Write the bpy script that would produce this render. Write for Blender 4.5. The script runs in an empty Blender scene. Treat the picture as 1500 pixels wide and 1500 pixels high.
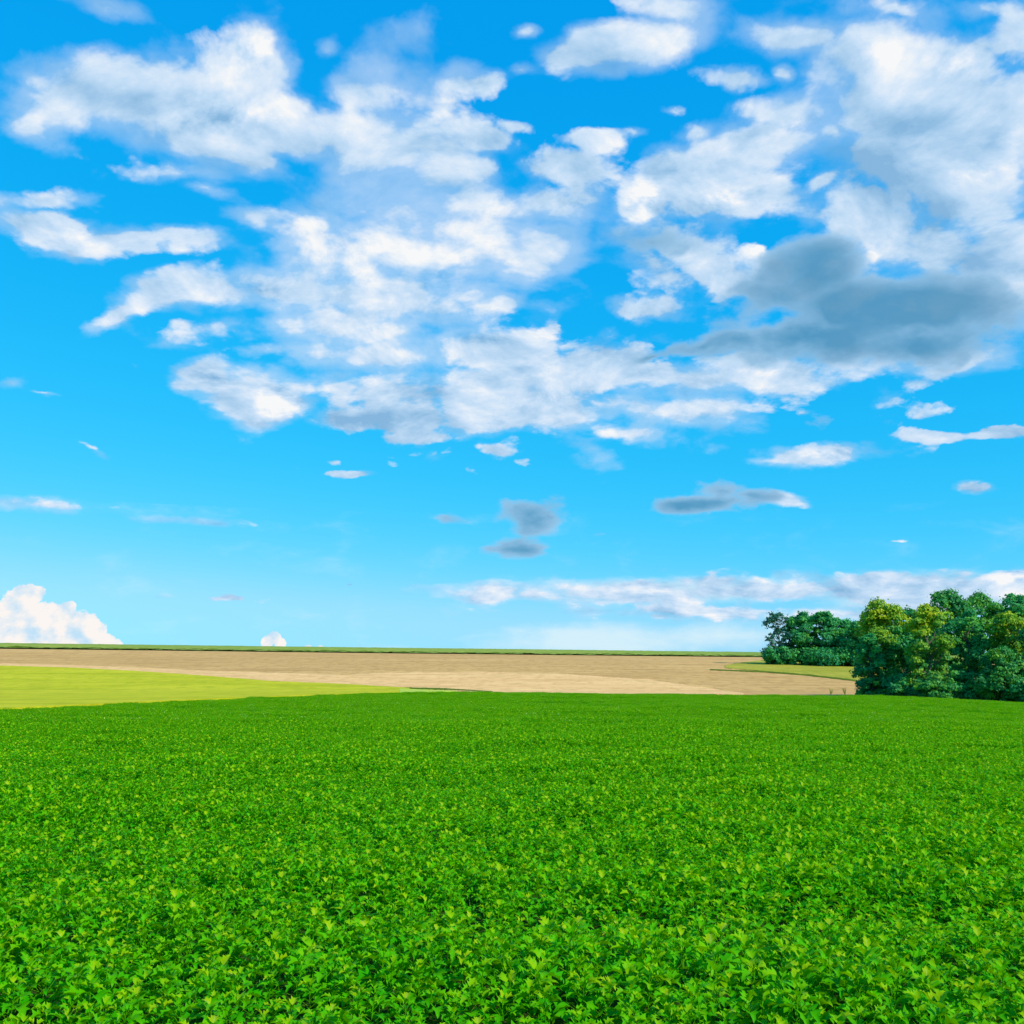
import bpy, math, random
import numpy as np
from mathutils import Vector, Matrix, noise as mnoise

R = math.radians
sc = bpy.context.scene
col = sc.collection

# ------------------------------------------------------------------ camera
FOC = 1472.0                      # focal length in units of a 1500 wide frame
PITCH = math.atan(235.0 / FOC)
EYE = 1.6
cam_d = bpy.data.cameras.new("camera")
cam_d.sensor_fit = 'HORIZONTAL'
cam_d.sensor_width = 36.0
cam_d.lens = 36.0 * FOC / 1500.0
cam_d.clip_start = 0.05
cam_d.clip_end = 20000.0
cam = bpy.data.objects.new("camera", cam_d)
col.objects.link(cam)
cam.location = (0, 0, EYE)
cam.rotation_euler = (R(90) + PITCH, 0, 0)
sc.camera = cam

# ------------------------------------------------------------------ light
SUN_AZ = 126.0                    # degrees clockwise from the view direction (+Y)
SUN_EL = 37.0
sun_d = bpy.data.lights.new("sun", 'SUN')
sun_d.energy = 5.0
sun_d.angle = R(0.6)
sun_d.color = (1.0, 0.93, 0.80)
sun = bpy.data.objects.new("sun", sun_d)
col.objects.link(sun)
sdir = Vector((math.sin(R(SUN_AZ)) * math.cos(R(SUN_EL)), math.cos(R(SUN_AZ)) * math.cos(R(SUN_EL)), math.sin(R(SUN_EL))))
sun.rotation_euler = sdir.to_track_quat('Z', 'Y').to_euler()

sc.view_settings.view_transform = 'Standard'
sc.view_settings.look = 'None'
sc.view_settings.exposure = 0.0
sc.view_settings.gamma = 1.0
sc.view_settings.use_curve_mapping = False
sc.cycles.max_bounces = 6
sc.cycles.diffuse_bounces = 3
sc.cycles.glossy_bounces = 2
sc.cycles.transmission_bounces = 3
sc.cycles.transparent_max_bounces = 4

# ------------------------------------------------------------------ node helpers
class NT:
    def __init__(s, tree):
        s.t = tree
        s.n = tree.nodes
        s.l = tree.links
    def new(s, typ, **kw):
        n = s.n.new(typ)
        for k, v in kw.items():
            setattr(n, k, v)
        return n
    def put(s, sock, v):
        if isinstance(v, bpy.types.NodeSocket):
            s.l.new(v, sock)
        elif v is not None:
            sock.default_value = v
    def math(s, op, a, b=None, c=None, clamp=False):
        n = s.new('ShaderNodeMath', operation=op, use_clamp=clamp)
        s.put(n.inputs[0], a); s.put(n.inputs[1], b); s.put(n.inputs[2], c)
        return n.outputs[0]
    def vmath(s, op, a, b=None, c=None):
        n = s.new('ShaderNodeVectorMath', operation=op)
        s.put(n.inputs[0], a); s.put(n.inputs[1], b)
        if c is not None:
            s.put(n.inputs[2], c)
        return n.outputs['Value'] if op in ('LENGTH', 'DOT_PRODUCT') else n.outputs[0]
    def noise(s, vec, scale, detail=4, rough=0.55, dist=0.0, lac=2.0):
        n = s.new('ShaderNodeTexNoise')
        s.put(n.inputs['Vector'], vec)
        n.inputs['Scale'].default_value = scale
        n.inputs['Detail'].default_value = detail
        n.inputs['Roughness'].default_value = rough
        n.inputs['Distortion'].default_value = dist
        n.inputs['Lacunarity'].default_value = lac
        return n.outputs[0], n.outputs[1]
    def maprange(s, v, a, b, c=0.0, d=1.0, smooth=True):
        n = s.new('ShaderNodeMapRange', interpolation_type='SMOOTHSTEP' if smooth else 'LINEAR')
        s.put(n.inputs[0], v)
        for i, x in enumerate((a, b, c, d)):
            s.put(n.inputs[1 + i], x)
        return n.outputs[0]
    def mix(s, f, a, b, typ='MIX'):
        n = s.new('ShaderNodeMix', data_type='RGBA', blend_type=typ)
        s.put(n.inputs[0], f)
        for i, x in ((6, a), (7, b)):
            s.put(n.inputs[i], (*x, 1.0) if isinstance(x, tuple) and len(x) == 3 else x)
        return n.outputs[2]

# ------------------------------------------------------------------ sky
# Cumulus field laid out over the sky by direction: (azimuth, elevation,
# half width, half height, turn, weight), all angles in degrees.
WHITE = [
    (-6.19, 25.94, 10.94, 6.01, 2, 0.55), (10.61, 24.62, 9.91, 6.02, -4, 0.5), (23.58, 25.82, 9.19, 10.1, -9, 0.85),
    (0.4, 16.43, 13.43, 3.82, 0, 0.8), (-22.6, 29.58, 5.53, 2.5, 17, 1.3), (-15.93, 32.36, 3.36, 2.37, 7, 1.6),
    (-18.67, 29.4, 6.66, 2.76, 8, 1.5), (-25.55, 28.54, 2.73, 1.94, 11, 1.2), (-23.92, 30.28, 4.02, 1.82, 23, 1.3),
    (-27.11, 27.49, 1.53, 0.73, 25, 0.9), (-14.78, 29.24, 3.12, 2.37, -2, 1.4), (-23.97, 33.11, 2.96, 0.82, -4, 0.8),
    (-9.42, 31.56, 4.32, 1.38, 4, 0.9), (-10.38, 29.49, 3.26, 1.35, 4, 1.3), (-12.36, 28.48, 2.4, 1.35, 5, 1.2),
    (-7.89, 28.47, 6.14, 1.89, 3, 1.2), (-14.89, 27.44, 2.62, 1.0, -16, 1), (-4.16, 27.77, 4.14, 2.02, 2, 1.2),
    (-19.61, 26.27, 3.36, 0.87, 8, 0.8), (-18.07, 25.63, 2.77, 0.84, -7, 0.8), (-26.54, 23.9, 3.04, 0.59, 10, 0.7),
    (-26.76, 22.43, 2.02, 1.02, -5, 1.1), (-24.88, 22.25, 2.0, 0.83, -11, 1), (-21.57, 22.58, 3.97, 0.75, 11, 1.1),
    (-18.86, 23.18, 2.79, 0.83, 7, 1.1), (-15.53, 24.54, 3.28, 0.91, 6, 0.8), (-11.22, 24.75, 2.99, 0.78, 4, 0.8),
    (-6.15, 23.61, 8.88, 2.18, 2, 1.2), (1.23, 23.47, 3.9, 1.82, 0, 1.1), (-2.06, 24.44, 4.93, 1.45, 1, 1.1),
    (-12.85, 20.85, 6.37, 1.61, -1, 1.5), (-19.97, 20.09, 2.92, 1.19, 14, 1.2), (-16.66, 20.52, 4.51, 1.51, 6, 1.4),
    (-22.56, 18.68, 1.86, 0.51, 34, 0.9), (-6.1, 20.85, 5.23, 2.22, 2, 1.3), (-9.66, 19.58, 5.91, 1.34, 3, 1.1),
    (-10.79, 17.84, 3.9, 1.12, 3, 0.8), (-16.58, 18.71, 4.11, 1.16, 5, 0.65), (-14.07, 17.74, 2.86, 0.44, 4, 0.8),
    (1.66, 26.06, 4.96, 1.49, -1, 1.1), (2.71, 27.88, 2.74, 1.18, -1, 1.1), (0.42, 29.9, 1.68, 0.61, 0, 0.9),
    (-2.07, 26.41, 3.1, 1.63, 1, 1.1), (-1.26, 29.04, 2.51, 1.03, 1, 1), (7.92, 26.28, 1.78, 1.95, -20, 1.6),
    (-14.73, 15.17, 3.56, 2.02, -1, 1.8), (-17.17, 15.73, 2.03, 1.32, 5, 1.4), (-2.02, 18.02, 6.83, 1.59, 1, 1.2),
    (4.02, 16.96, 6.39, 1.9, -1, 1.3), (-4.01, 16.0, 4.79, 1.91, 1, 1.1), (0.8, 14.89, 8.35, 1.54, 0, 1.1),
    (-5.98, 14.35, 5.13, 1.23, 1, 1), (7.96, 14.83, 5.88, 0.92, -6, 1.1), (11.46, 14.6, 3.08, 0.53, 0, 1),
    (-7.64, 17.8, 2.98, 1.21, 2, 0.9), (-5.57, 13.28, 2.96, 0.54, 1, 0.9), (-1.11, 12.68, 1.75, 0.5, 0, 0.8),
    (6.56, 13.38, 2.36, 0.5, -1, 0.9), (9.97, 16.57, 5.07, 1.58, -3, 1.1), (15.71, 16.29, 5.23, 1.55, -4, 0.9),
    (21.19, 16.45, 5.99, 1.64, -6, 0.8), (25.62, 16.11, 2.98, 1.04, -7, 0.9), (7.7, 20.53, 3.4, 0.96, -3, 1),
    (-0.2, 20.7, 1.39, 0.67, 0, 0.9), (2.51, 19.18, 1.05, 0.75, -1, 0.8), (11.91, 22.01, 2.44, 1.09, -27, 1.1),
    (14.19, 23.19, 1.24, 0.78, -5, 1.3), (7.61, 33.57, 5.76, 1.44, 6, 1.3), (4.66, 33.07, 3.16, 0.78, -2, 1.1),
    (9.96, 35.1, 3.54, 0.93, -12, 1.2), (16.78, 33.35, 3.94, 1.05, -8, 1.1), (13.9, 31.54, 2.65, 0.64, -10, 1),
    (16.32, 31.57, 0.75, 0.57, -7, 1), (-2.11, 32.22, 3.04, 0.99, 1, 0.9), (0.64, 32.73, 1.44, 0.65, 0, 0.7),
    (0.85, 34.5, 1.11, 0.44, 0, 0.55), (-11.54, 33.17, 1.07, 0.76, 5, 0.55), (5.43, 29.28, 2.49, 0.82, -2, 1),
    (7.5, 29.42, 1.49, 0.54, -3, 0.9), (-5.44, 29.96, 1.25, 0.44, 2, 0.7), (14.34, 28.28, 5.6, 2.07, 6, 1.5),
    (16.37, 29.71, 3.51, 1.38, -7, 1.2), (11.19, 29.43, 2.3, 0.97, 8, 0.9), (9.69, 27.32, 3.24, 1.9, -4, 1.2),
    (13.64, 25.95, 3.93, 1.46, -5, 1.3), (18.28, 26.12, 2.36, 0.65, 21, 1), (10.0, 30.53, 1.23, 0.33, -12, 0.8),
    (21.66, 31.8, 2.8, 1.91, -10, 1.6), (25.01, 30.53, 4.26, 2.15, -11, 1.5), (22.03, 29.35, 4.41, 1.91, -10, 1.3),
    (26.53, 27.86, 4.12, 2.98, -12, 1.2), (28.82, 30.76, 2.69, 2.07, -14, 0.9), (25.22, 24.37, 5.51, 2.63, -10, 1.1),
    (20.22, 24.15, 3.67, 1.64, -8, 1.1), (23.32, 22.15, 6.31, 2.55, -8, 1.1), (26.94, 20.55, 3.63, 3.01, -9, 1.1),
    (20.76, 26.94, 3.69, 1.98, -9, 1), (27.64, 32.6, 2.77, 0.76, -13, 0.8), (23.09, 33.46, 1.85, 0.48, -11, 0.8),
    (18.81, 28.56, 1.9, 1.31, -8, 0.9), (15.7, 9.3, 1.47, 0.45, -11, 1.4), (17.35, 11.75, 3.55, 0.82, -4, 1.6),
    (15.14, 11.58, 1.67, 0.34, -3, 1), (23.18, 12.34, 1.96, 0.39, -7, 1.3), (26.63, 12.11, 1.76, 0.31, -2, 1.2),
    (25.09, 9.43, 1.17, 0.49, -4, 0.7), (-25.42, 8.63, 2.74, 0.46, 4, 0.8), (-27.21, 14.62, 1.22, 0.52, 7, 0.9),
    (-25.65, 14.29, 1.18, 0.21, -4, 0.7), (-9.7, 11.21, 1.7, 0.27, 2, 0.9), (-12.42, 11.26, 0.53, 0.19, 2, 0.7),
    (-23.37, 11.64, 1.15, 0.25, -22, 0.6), (-17.35, 8.11, 2.69, 0.3, 0, 0.6), (-16.63, 4.0, 3.04, 0.3, -2, 0.65),
    (21.05, 6.94, 0.82, 0.15, -3, 0.35), (-10.22, 11.8, 1.0, 0.27, 2, 0.7), (-0.39, 4.49, 4.66, 0.66, 0, 1),
    (5.82, 4.46, 5.76, 0.85, 0, 1.2), (10.77, 4.41, 4.87, 0.99, -1, 1.2), (15.2, 4.33, 5.06, 1.05, -1, 1.2),
    (20.15, 4.32, 5.14, 1.16, -2, 1.3), (24.81, 4.29, 3.85, 1.2, -2, 1.3), (26.43, 4.82, 1.57, 0.63, -2, 1.4),
    (12.6, 3.36, 10.97, 0.68, -1, 0.8),
]
DARK = [
    (17.68, 22.02, 3.37, 2.54, -6, 1.5), (19.57, 19.49, 4.36, 2.84, -6, 1.5), (21.71, 19.24, 7.42, 2.63, -7, 1.6),
    (13.14, 18.33, 4.59, 1.19, 4, 1.2), (16.93, 18.24, 7.42, 1.82, -5, 1.4), (22.99, 17.32, 5.52, 1.83, -7, 1.4),
    (11.0, 18.31, 4.26, 0.75, 8, 1.1), (8.03, 17.79, 1.57, 0.42, 17, 0.9), (25.49, 18.91, 2.85, 1.78, -8, 1.1),
    (15.89, 20.23, 3.41, 1.98, -5, 0.8), (8.58, 23.85, 5.23, 1.3, -3, 0.6), (0.98, 8.91, 2.13, 1.17, 0, 1.15),
    (0.08, 6.97, 2.19, 0.78, 0, 1.2), (-3.34, 8.59, 1.18, 0.7, 0, 0.42), (10.92, 9.37, 4.18, 0.61, 1, 1.1),
    (12.27, 10.09, 1.89, 0.76, -2, 1.0), (13.5, 9.7, 2.06, 0.61, -10, 1), (5.17, 7.75, 0.93, 0.23, -1, 0.4),
    (8.34, 5.67, 1.69, 0.31, 11, 0.45), (-9.16, 4.93, 0.49, 0.19, 1, 0.45), (17.44, 13.68, 1.64, 0.89, -4, 0.3),
]
PUFF = [
    (-26.14, 2.92, 1.38, 1.04, 1, 1.3), (-25.8, 3.9, 1.07, 0.59, 2, 1.3), (-24.53, 2.54, 1.7, 1.17, -15, 1.5),
    (-23.04, 2.11, 1.41, 1.11, -20, 1.5), (-21.86, 1.66, 1.02, 0.42, -15, 1.2), (-23.78, 3.4, 0.46, 0.32, 1, 1.3),
    (-27.06, 2.73, 0.55, 0.76, 1, 1.6), (-24.61, 1.39, 3.51, 0.49, 1, 1.4), (-13.6, 1.63, 0.36, 0.45, 0, 1.3),
    (-13.21, 1.89, 0.44, 0.37, 0, 1.4), (-12.87, 1.56, 0.33, 0.34, 0, 1.2), (-25.76, 1.96, 2.51, 0.9, 1, 1.4),
    (-11.39, 1.38, 0.26, 0.15, 0, 1.0), (-10.68, 1.35, 0.22, 0.15, 0, 1.0),
]
HAZE = [
    (5.01, 1.71, 9.87, 1.6, 0, 0.8), (11.44, 2.06, 7.39, 1.35, 0, 0.6), (-5.76, 1.14, 8.34, 0.91, 0, 0.35),
    (18.7, 3.08, 9.0, 1.83, -1, 0.35), (9.64, 4.5, 12.67, 1.07, -1, 0.8), (22.17, 4.09, 8.65, 1.5, -2, 0.9),
]
LIT = [
    (-15.76, 32.86, 2.38, 1.41, 7, 0.7), (-17.14, 29.45, 5.8, 1.47, 7, 0.6), (-23.66, 31.58, 3.27, 0.92, 11, 0.5),
    (-13.39, 14.88, 2.28, 1.5, 3, 0.8), (-17.17, 15.73, 1.84, 0.92, 5, 0.6), (8.04, 26.2, 1.43, 1.58, -3, 1.1),
    (-4.09, 22.21, 2.04, 0.96, 1, 0.9), (-14.41, 21.08, 2.29, 0.66, -5, 0.7), (4.05, 18.85, 5.23, 0.53, -9, 0.7),
    (-2.02, 18.7, 4.84, 0.53, 1, 0.6), (12.64, 25.69, 3.5, 0.64, 8, 0.7), (21.85, 31.92, 2.23, 1.54, -10, 0.5),
    (25.37, 30.61, 2.12, 1.22, -12, 0.7), (26.32, 25.32, 2.29, 0.61, 9, 0.7), (24.28, 23.36, 1.04, 1.0, -9, 0.7),
    (14.97, 16.45, 4.14, 0.37, -1, 0.6), (2.81, 15.45, 4.79, 0.46, -1, 0.5), (3.72, 26.02, 2.48, 0.64, -1, 0.5),
    (17.35, 11.83, 3.27, 0.45, -4, 0.6), (20.46, 22.21, 0.73, 1.04, -7, 0.8), (14.19, 23.19, 0.97, 0.64, -5, 0.8),
    (-24.05, 22.72, 1.39, 0.47, 9, 0.5), (17.12, 29.12, 2.24, 0.62, 10, 0.6), (27.19, 17.45, 0.81, 1.36, -8, 0.6),
    (26.43, 4.82, 1.25, 0.49, -2, 0.8),
]
SHADE = [
    (-22.01, 29.04, 2.57, 1.28, 10, 0.6), (22.7, 28.43, 3.99, 1.44, -10, 0.8), (20.72, 26.28, 3.32, 2.33, -9, 0.8),
    (14.77, 29.07, 1.93, 0.69, 6, 0.6), (8.69, 27.73, 1.63, 1.04, -4, 0.7), (12.72, 27.59, 2.79, 1.02, -5, 0.4),
    (-7.71, 21.16, 3.61, 1.11, 3, 0.35), (-5.21, 15.98, 4.77, 1.15, 1, 0.6), (-7.56, 14.19, 4.71, 0.77, 2, 0.8),
    (0.4, 17.0, 3.62, 0.99, 0, 0.3), (8.59, 24.03, 4.83, 1.44, -3, 0.7), (25.98, 21.05, 3.7, 2.02, -9, 0.7),
    (24.5, 24.0, 2.09, 1.0, -10, 0.5), (22.17, 15.27, 5.2, 0.71, -6, 0.6), (10.74, 16.15, 3.5, 0.75, -3, 0.4),
    (17.54, 15.7, 3.3, 0.81, -5, 0.5), (-10.57, 23.19, 2.39, 0.9, 4, 0.4), (-4.14, 26.01, 2.47, 1.07, 2, 0.25),
    (-18.44, 18.9, 4.41, 0.9, 6, 0.6), (-2.11, 32.22, 2.53, 0.99, 1, 0.5), (17.65, 31.65, 2.33, 0.44, -8, 0.3),
    (-26.54, 23.9, 2.36, 0.46, 10, 0.5), (27.45, 26.71, 1.69, 1.26, -12, 0.4),
]

world = bpy.data.worlds.new("World")
sc.world = world
world.use_nodes = True
W = NT(world.node_tree)
W.n.clear()
sky = W.new('ShaderNodeTexSky', sky_type='NISHITA')
sky.sun_disc = False
sky.sun_elevation = R(SUN_EL)
sky.sun_rotation = R(SUN_AZ)
sky.altitude = 100.0
sky.air_density = 1.0
sky.dust_density = 0.3
sky.ozone_density = 2.0
# the vivid blue of the picture: each channel of the daylight sky gets its own curve
sk = W.vmath('SCALE', sky.outputs[0]); sk.node.inputs[3].default_value = 0.10
ssp = W.new('ShaderNodeSeparateXYZ'); W.l.new(sk, ssp.inputs[0])
scb = W.new('ShaderNodeCombineXYZ')
rr_ = W.math('SMOOTH_MIN', W.math('MULTIPLY', W.math('POWER', ssp.outputs[0], 2.9), 1.9), 0.33, 0.25)
W.put(scb.inputs[0], W.math('MAXIMUM', rr_, 0.0))
W.put(scb.inputs[1], W.math('MULTIPLY', W.math('POWER', ssp.outputs[1], 0.506), 0.90))
W.put(scb.inputs[2], W.math('MULTIPLY', W.math('POWER', ssp.outputs[2], 0.20), 1.12))
sky_col = W.vmath('SCALE', scb.outputs[0]); sky_col.node.inputs[3].default_value = 10.0

def directions(T):
    """azimuth and elevation in degrees, and a place on a flat cloud deck overhead"""
    tc = T.new('ShaderNodeTexCoord')
    sep = T.new('ShaderNodeSeparateXYZ')
    T.l.new(T.vmath('NORMALIZE', tc.outputs['Generated']), sep.inputs[0])
    X, Y, Z = sep.outputs
    az = T.math('MULTIPLY', T.math('ARCTAN2', X, Y), 57.29578)
    el = T.math('MULTIPLY', T.math('ARCSINE', Z), 57.29578)
    cxy = T.new('ShaderNodeCombineXYZ')
    T.put(cxy.inputs[0], az); T.put(cxy.inputs[1], el)
    den = T.math('ADD', T.math('MAXIMUM', Z, 0.0), 0.34)
    cpl = T.new('ShaderNodeCombineXYZ')
    T.put(cpl.inputs[0], T.math('DIVIDE', X, den)); T.put(cpl.inputs[1], T.math('MULTIPLY', T.math('DIVIDE', Y, den), -1.0))
    return az, el, Z, cxy.outputs[0], cpl.outputs[0]
SUNV = (0.024, 0.030, 0.0)        # one step over the deck towards the sun: right and up

def field(W, P, blobs):
    # the running value rides in the third component (scaled to nothing below), so
    # that the blobs are evaluated one after the other
    acc = None
    sp = W.new('ShaderNodeSeparateXYZ'); W.l.new(P, sp.inputs[0])
    for (a, e, rx, ry, rot, w) in blobs:
        if acc is not None:
            cb = W.new('ShaderNodeCombineXYZ')
            W.put(cb.inputs[0], sp.outputs[0]); W.put(cb.inputs[1], sp.outputs[1]); W.put(cb.inputs[2], acc)
            P = cb.outputs[0]
        mp = W.new('ShaderNodeMapping', vector_type='TEXTURE')
        W.l.new(P, mp.inputs[0])
        mp.inputs['Location'].default_value = (a, e, 0)
        mp.inputs['Rotation'].default_value = (0, 0, R(rot))
        mp.inputs['Scale'].default_value = (rx, ry, 1e6)
        g = W.vmath('LENGTH', mp.outputs[0])
        g = W.math('MULTIPLY_ADD', g, -(w if w >= 1 else (w + 1) / 2), w)
        if acc is None:
            acc = g
        else:
            n = W.new('ShaderNodeMath', operation='SMOOTH_MAX')
            W.put(n.inputs[0], acc); W.put(n.inputs[1], g); n.inputs[2].default_value = 0.25
            acc = n.outputs[0]
    return acc

def billow(W, vec):
    return W.noise(vec, 6.6, 8, 0.60, 0.25)[0]
def dens(W, f, n, amp):
    return W.math('MULTIPLY_ADD', W.math('SUBTRACT', n, 0.5), amp, f)
K = 10.0
def kcol(W, c):
    r = W.vmath('SCALE', c); r.node.inputs[3].default_value = K
    return r

def cloud_sky(sel):
    """colour of the sky with the clouds of one quarter of it"""
    g = bpy.data.node_groups.new("clouds", 'ShaderNodeTree')
    g.interface.new_socket(name="Sky", in_out='INPUT', socket_type='NodeSocketColor')
    g.interface.new_socket(name="Shader", in_out='OUTPUT', socket_type='NodeSocketShader')
    W = NT(g)
    gin = W.new('NodeGroupInput'); gout = W.new('NodeGroupOutput')
    az, el, Z, P0, DECK = directions(W)
    up = W.maprange(Z, -0.002, 0.002)
    ws = W.vmath('SCALE', W.vmath('SUBTRACT', W.noise(DECK, 10.0, 5, 0.6)[1], (0.5, 0.5, 0.5)))
    W.put(ws.node.inputs[3], W.maprange(el, 6.0, 20.0, 0.25, 1.0))      # smaller wisps farther off
    PW = W.vmath('MULTIPLY_ADD', ws, (WARPX, WARPY, 0.0), P0)
    n1 = billow(W, DECK)
    n2 = billow(W, W.vmath('ADD', DECK, SUNV))
    vo = W.new('ShaderNodeTexVoronoi', feature='F1')
    W.l.new(W.vmath('MULTIPLY_ADD', W.vmath('SUBTRACT', W.noise(DECK, 20.0, 3, 0.6)[1], (0.5, 0.5, 0.5)), (0.06, 0.06, 0.0), DECK), vo.inputs['Vector'])
    vo.inputs['Scale'].default_value = 8.0; vo.inputs['Detail'].default_value = 2.0; vo.inputs['Roughness'].default_value = 0.5
    vo.voronoi_dimensions = '2D'
    nb = W.math('SUBTRACT', 0.98, W.math('MULTIPLY', vo.outputs['Distance'], 0.75))
    n3 = W.noise(W.vmath('ADD', DECK, (7.3, 2.1, 4.0)), 2.6, 5, 0.5)[0]
    c = gin.outputs[0]
    L = sel(HAZE)
    if L:      # thin pale veils low down
        fh = W.math('MAXIMUM', field(W, P0, L), 0.0)
        Ah = W.math('MULTIPLY', W.maprange(W.math('MULTIPLY_ADD', W.math('SUBTRACT', n1, 0.5), 0.9, fh), 0.0, 0.65), 0.8)
        c = W.mix(Ah, c, (7.4, 9.0, 9.7))
    L = sel(PUFF)
    if L:      # towering heads far away, low over the skyline
        PN = W.vmath('MULTIPLY', P0, (0.5, 0.55, 0.0))
        pn1 = W.noise(PN, 1.3, 6, 0.55)[0]
        pn2 = W.noise(W.vmath('ADD', PN, (0.20, 0.16, 0)), 1.3, 6, 0.55)[0]
        fp = W.math('MAXIMUM', field(W, P0, L), -0.6)
        Dp = dens(W, dens(W, fp, pn1, 0.9), W.noise(PN, 5.0, 3, 0.6)[0], 0.9)
        Ap = W.maprange(Dp, 0.05, 0.22)
        tp = W.math('MULTIPLY_ADD', W.math('SUBTRACT', pn1, pn2), 4.0, 0.75, clamp=True)
        c = W.mix(W.math('MULTIPLY', Ap, up), c, W.mix(tp, (5.3, 7.6, 9.4), (9.7, 9.2, 8.9)))
    L = sel(WHITE)
    if L:
        fw = W.math('MAXIMUM', field(W, PW, L), -0.95)
        Dw = dens(W, fw, n1, 2.1)
        Dw = W.math('ADD', Dw, W.math('MULTIPLY', W.math('SUBTRACT', nb, 0.52), 1.25))
        soft = W.maprange(n3, 0.35, 0.65, 0.32, 0.9)          # crisp edges here, filmy ones there
        Aw = W.maprange(Dw, -0.04, soft)
        Aw = W.math('POWER', Aw, 0.75)
        # thin film round and between the heaps
        Av = W.math('MULTIPLY_ADD', W.math('SUBTRACT', n3, 0.5), 1.6, W.math('MULTIPLY_ADD', W.math('SUBTRACT', n2, 0.5), 2.6, W.math('MULTIPLY_ADD', W.math('SUBTRACT', nb, 0.55), 0.9, fw)))
        Aw = W.math('MAXIMUM', Aw, W.math('MULTIPLY', W.maprange(Av, -0.33, 0.45), 0.52))
        lit = W.math('SUBTRACT', n1, n2)
        t = W.math('MULTIPLY_ADD', lit, 2.3, 0.62)
        F = sel(LIT)
        if F: t = W.math('MULTIPLY_ADD', W.math('MAXIMUM', field(W, PW, F), 0.0), W.math('MULTIPLY_ADD', lit, 5.0, 0.13), t)
        F = sel(SHADE)
        if F: t = W.math('MULTIPLY_ADD', W.math('MAXIMUM', field(W, PW, F), 0.0), -0.70, t)
        t = W.math('MULTIPLY_ADD', W.math('SUBTRACT', n3, 0.5), 1.0, t)
        t = W.math('MULTIPLY_ADD', W.math('SUBTRACT', nb, 0.5), 0.15, t, clamp=True)
        cr = W.new('ShaderNodeValToRGB')
        W.put(cr.inputs[0], t)
        els = cr.color_ramp.elements
        els[0].position = 0.0; els[0].color = (0.24, 0.47, 0.73, 1)
        els[1].position = 1.0; els[1].color = (0.93, 0.94, 0.95, 1)
        for p_, c_ in ((0.3, (0.38, 0.60, 0.84)), (0.58, (0.55, 0.73, 0.93)), (0.8, (0.72, 0.83, 0.96))):
            e = els.new(p_); e.color = (*c_, 1)
        c = W.mix(W.math('MULTIPLY', Aw, up), c, kcol(W, cr.outputs[0]))
    L = sel(DARK)
    if L:
        fd = W.math('MAXIMUM', field(W, PW, L), -0.95)
        Dd = dens(W, fd, n1, 2.3)
        Dd = W.math('ADD', Dd, W.math('MULTIPLY', W.math('SUBTRACT', nb, 0.5), 0.8))
        Ad = W.math('MULTIPLY', W.maprange(Dd, -0.02, 0.50), 0.93)
        td = W.math('MULTIPLY_ADD', W.math('SUBTRACT', n1, W.noise(W.vmath('ADD', DECK, SUNV), 6.6, 4, 0.5)[0]), 1.0, W.math('MULTIPLY_ADD', W.math('SUBTRACT', n3, 0.5), 0.5, W.maprange(Dd, 0.0, 1.25, 0.95, 0.0)), clamp=True)
        c = W.mix(W.math('MULTIPLY', Ad, up), c, W.mix(td, (0.95, 3.1, 5.2), (3.5, 5.9, 8.3)))
    bg = W.new('ShaderNodeBackground')
    W.put(bg.inputs[0], c)
    bg.inputs[1].default_value = 0.10
    W.l.new(bg.outputs[0], gout.inputs[0])
    node = WM.new('ShaderNodeGroup'); node.node_tree = g
    WM.l.new(sky_col, node.inputs[0])
    return node.outputs[0]

WARPX, WARPY = 2.6, 1.8
WM = W
az, el, Z, _p, _d = directions(W)
def sector(a0, a1, e0, e1):
    def sel(L):
        r = []
        for b_ in L:
            m = max(b_[2], b_[3]) if abs(b_[4]) > 3 else None
            rx = (m or b_[2]) * 1.95 + 1.8; ry = (m or b_[3]) * 1.95 + 1.3
            if b_[0] + rx > a0 and b_[0] - rx < a1 and b_[1] + ry > e0 and b_[1] - ry < e1: r.append(b_)
        return r
    return sel
def choose(val, thr, below, above):
    n = W.new('ShaderNodeMixShader')
    W.put(n.inputs[0], W.math('GREATER_THAN', val, thr))
    W.l.new(below, n.inputs[1]); W.l.new(above, n.inputs[2])
    return n.outputs[0]
def sky_column(a0, a1):
    sh = cloud_sky(sector(a0, a1, -2, 9))
    for e0, e1 in ((9, 19), (19, 60)):
        sh = choose(el, e0, sh, cloud_sky(sector(a0, a1, e0, e1)))
    return sh
shader = sky_column(-90, -8)
for a0, a1 in ((-8, 9), (9, 90)):
    shader = choose(az, a0, shader, sky_column(a0, a1))
clear = W.new('ShaderNodeBackground')
W.put(clear.inputs[0], sky_col); clear.inputs[1].default_value = 0.10
region = W.math('MULTIPLY', W.math('GREATER_THAN', Z, -0.03), W.math('LESS_THAN', W.math('ABSOLUTE', az), 60.0))
region = W.math('MULTIPLY', region, W.math('LESS_THAN', el, 55.0))
shader = choose(region, 0.5, clear.outputs[0], shader)
wo = W.new('ShaderNodeOutputWorld')
W.l.new(shader, wo.inputs[0])
world.cycles.sampling_method = 'MANUAL'
world.cycles.sample_map_resolution = 256

# ------------------------------------------------------------------ tags and meshes
def tag(o, label=None, cat=None, group=None, kind=None):
    if label: o["label"] = label
    if cat: o["category"] = cat
    if group: o["group"] = group
    if kind: o["kind"] = kind
    return o

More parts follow.
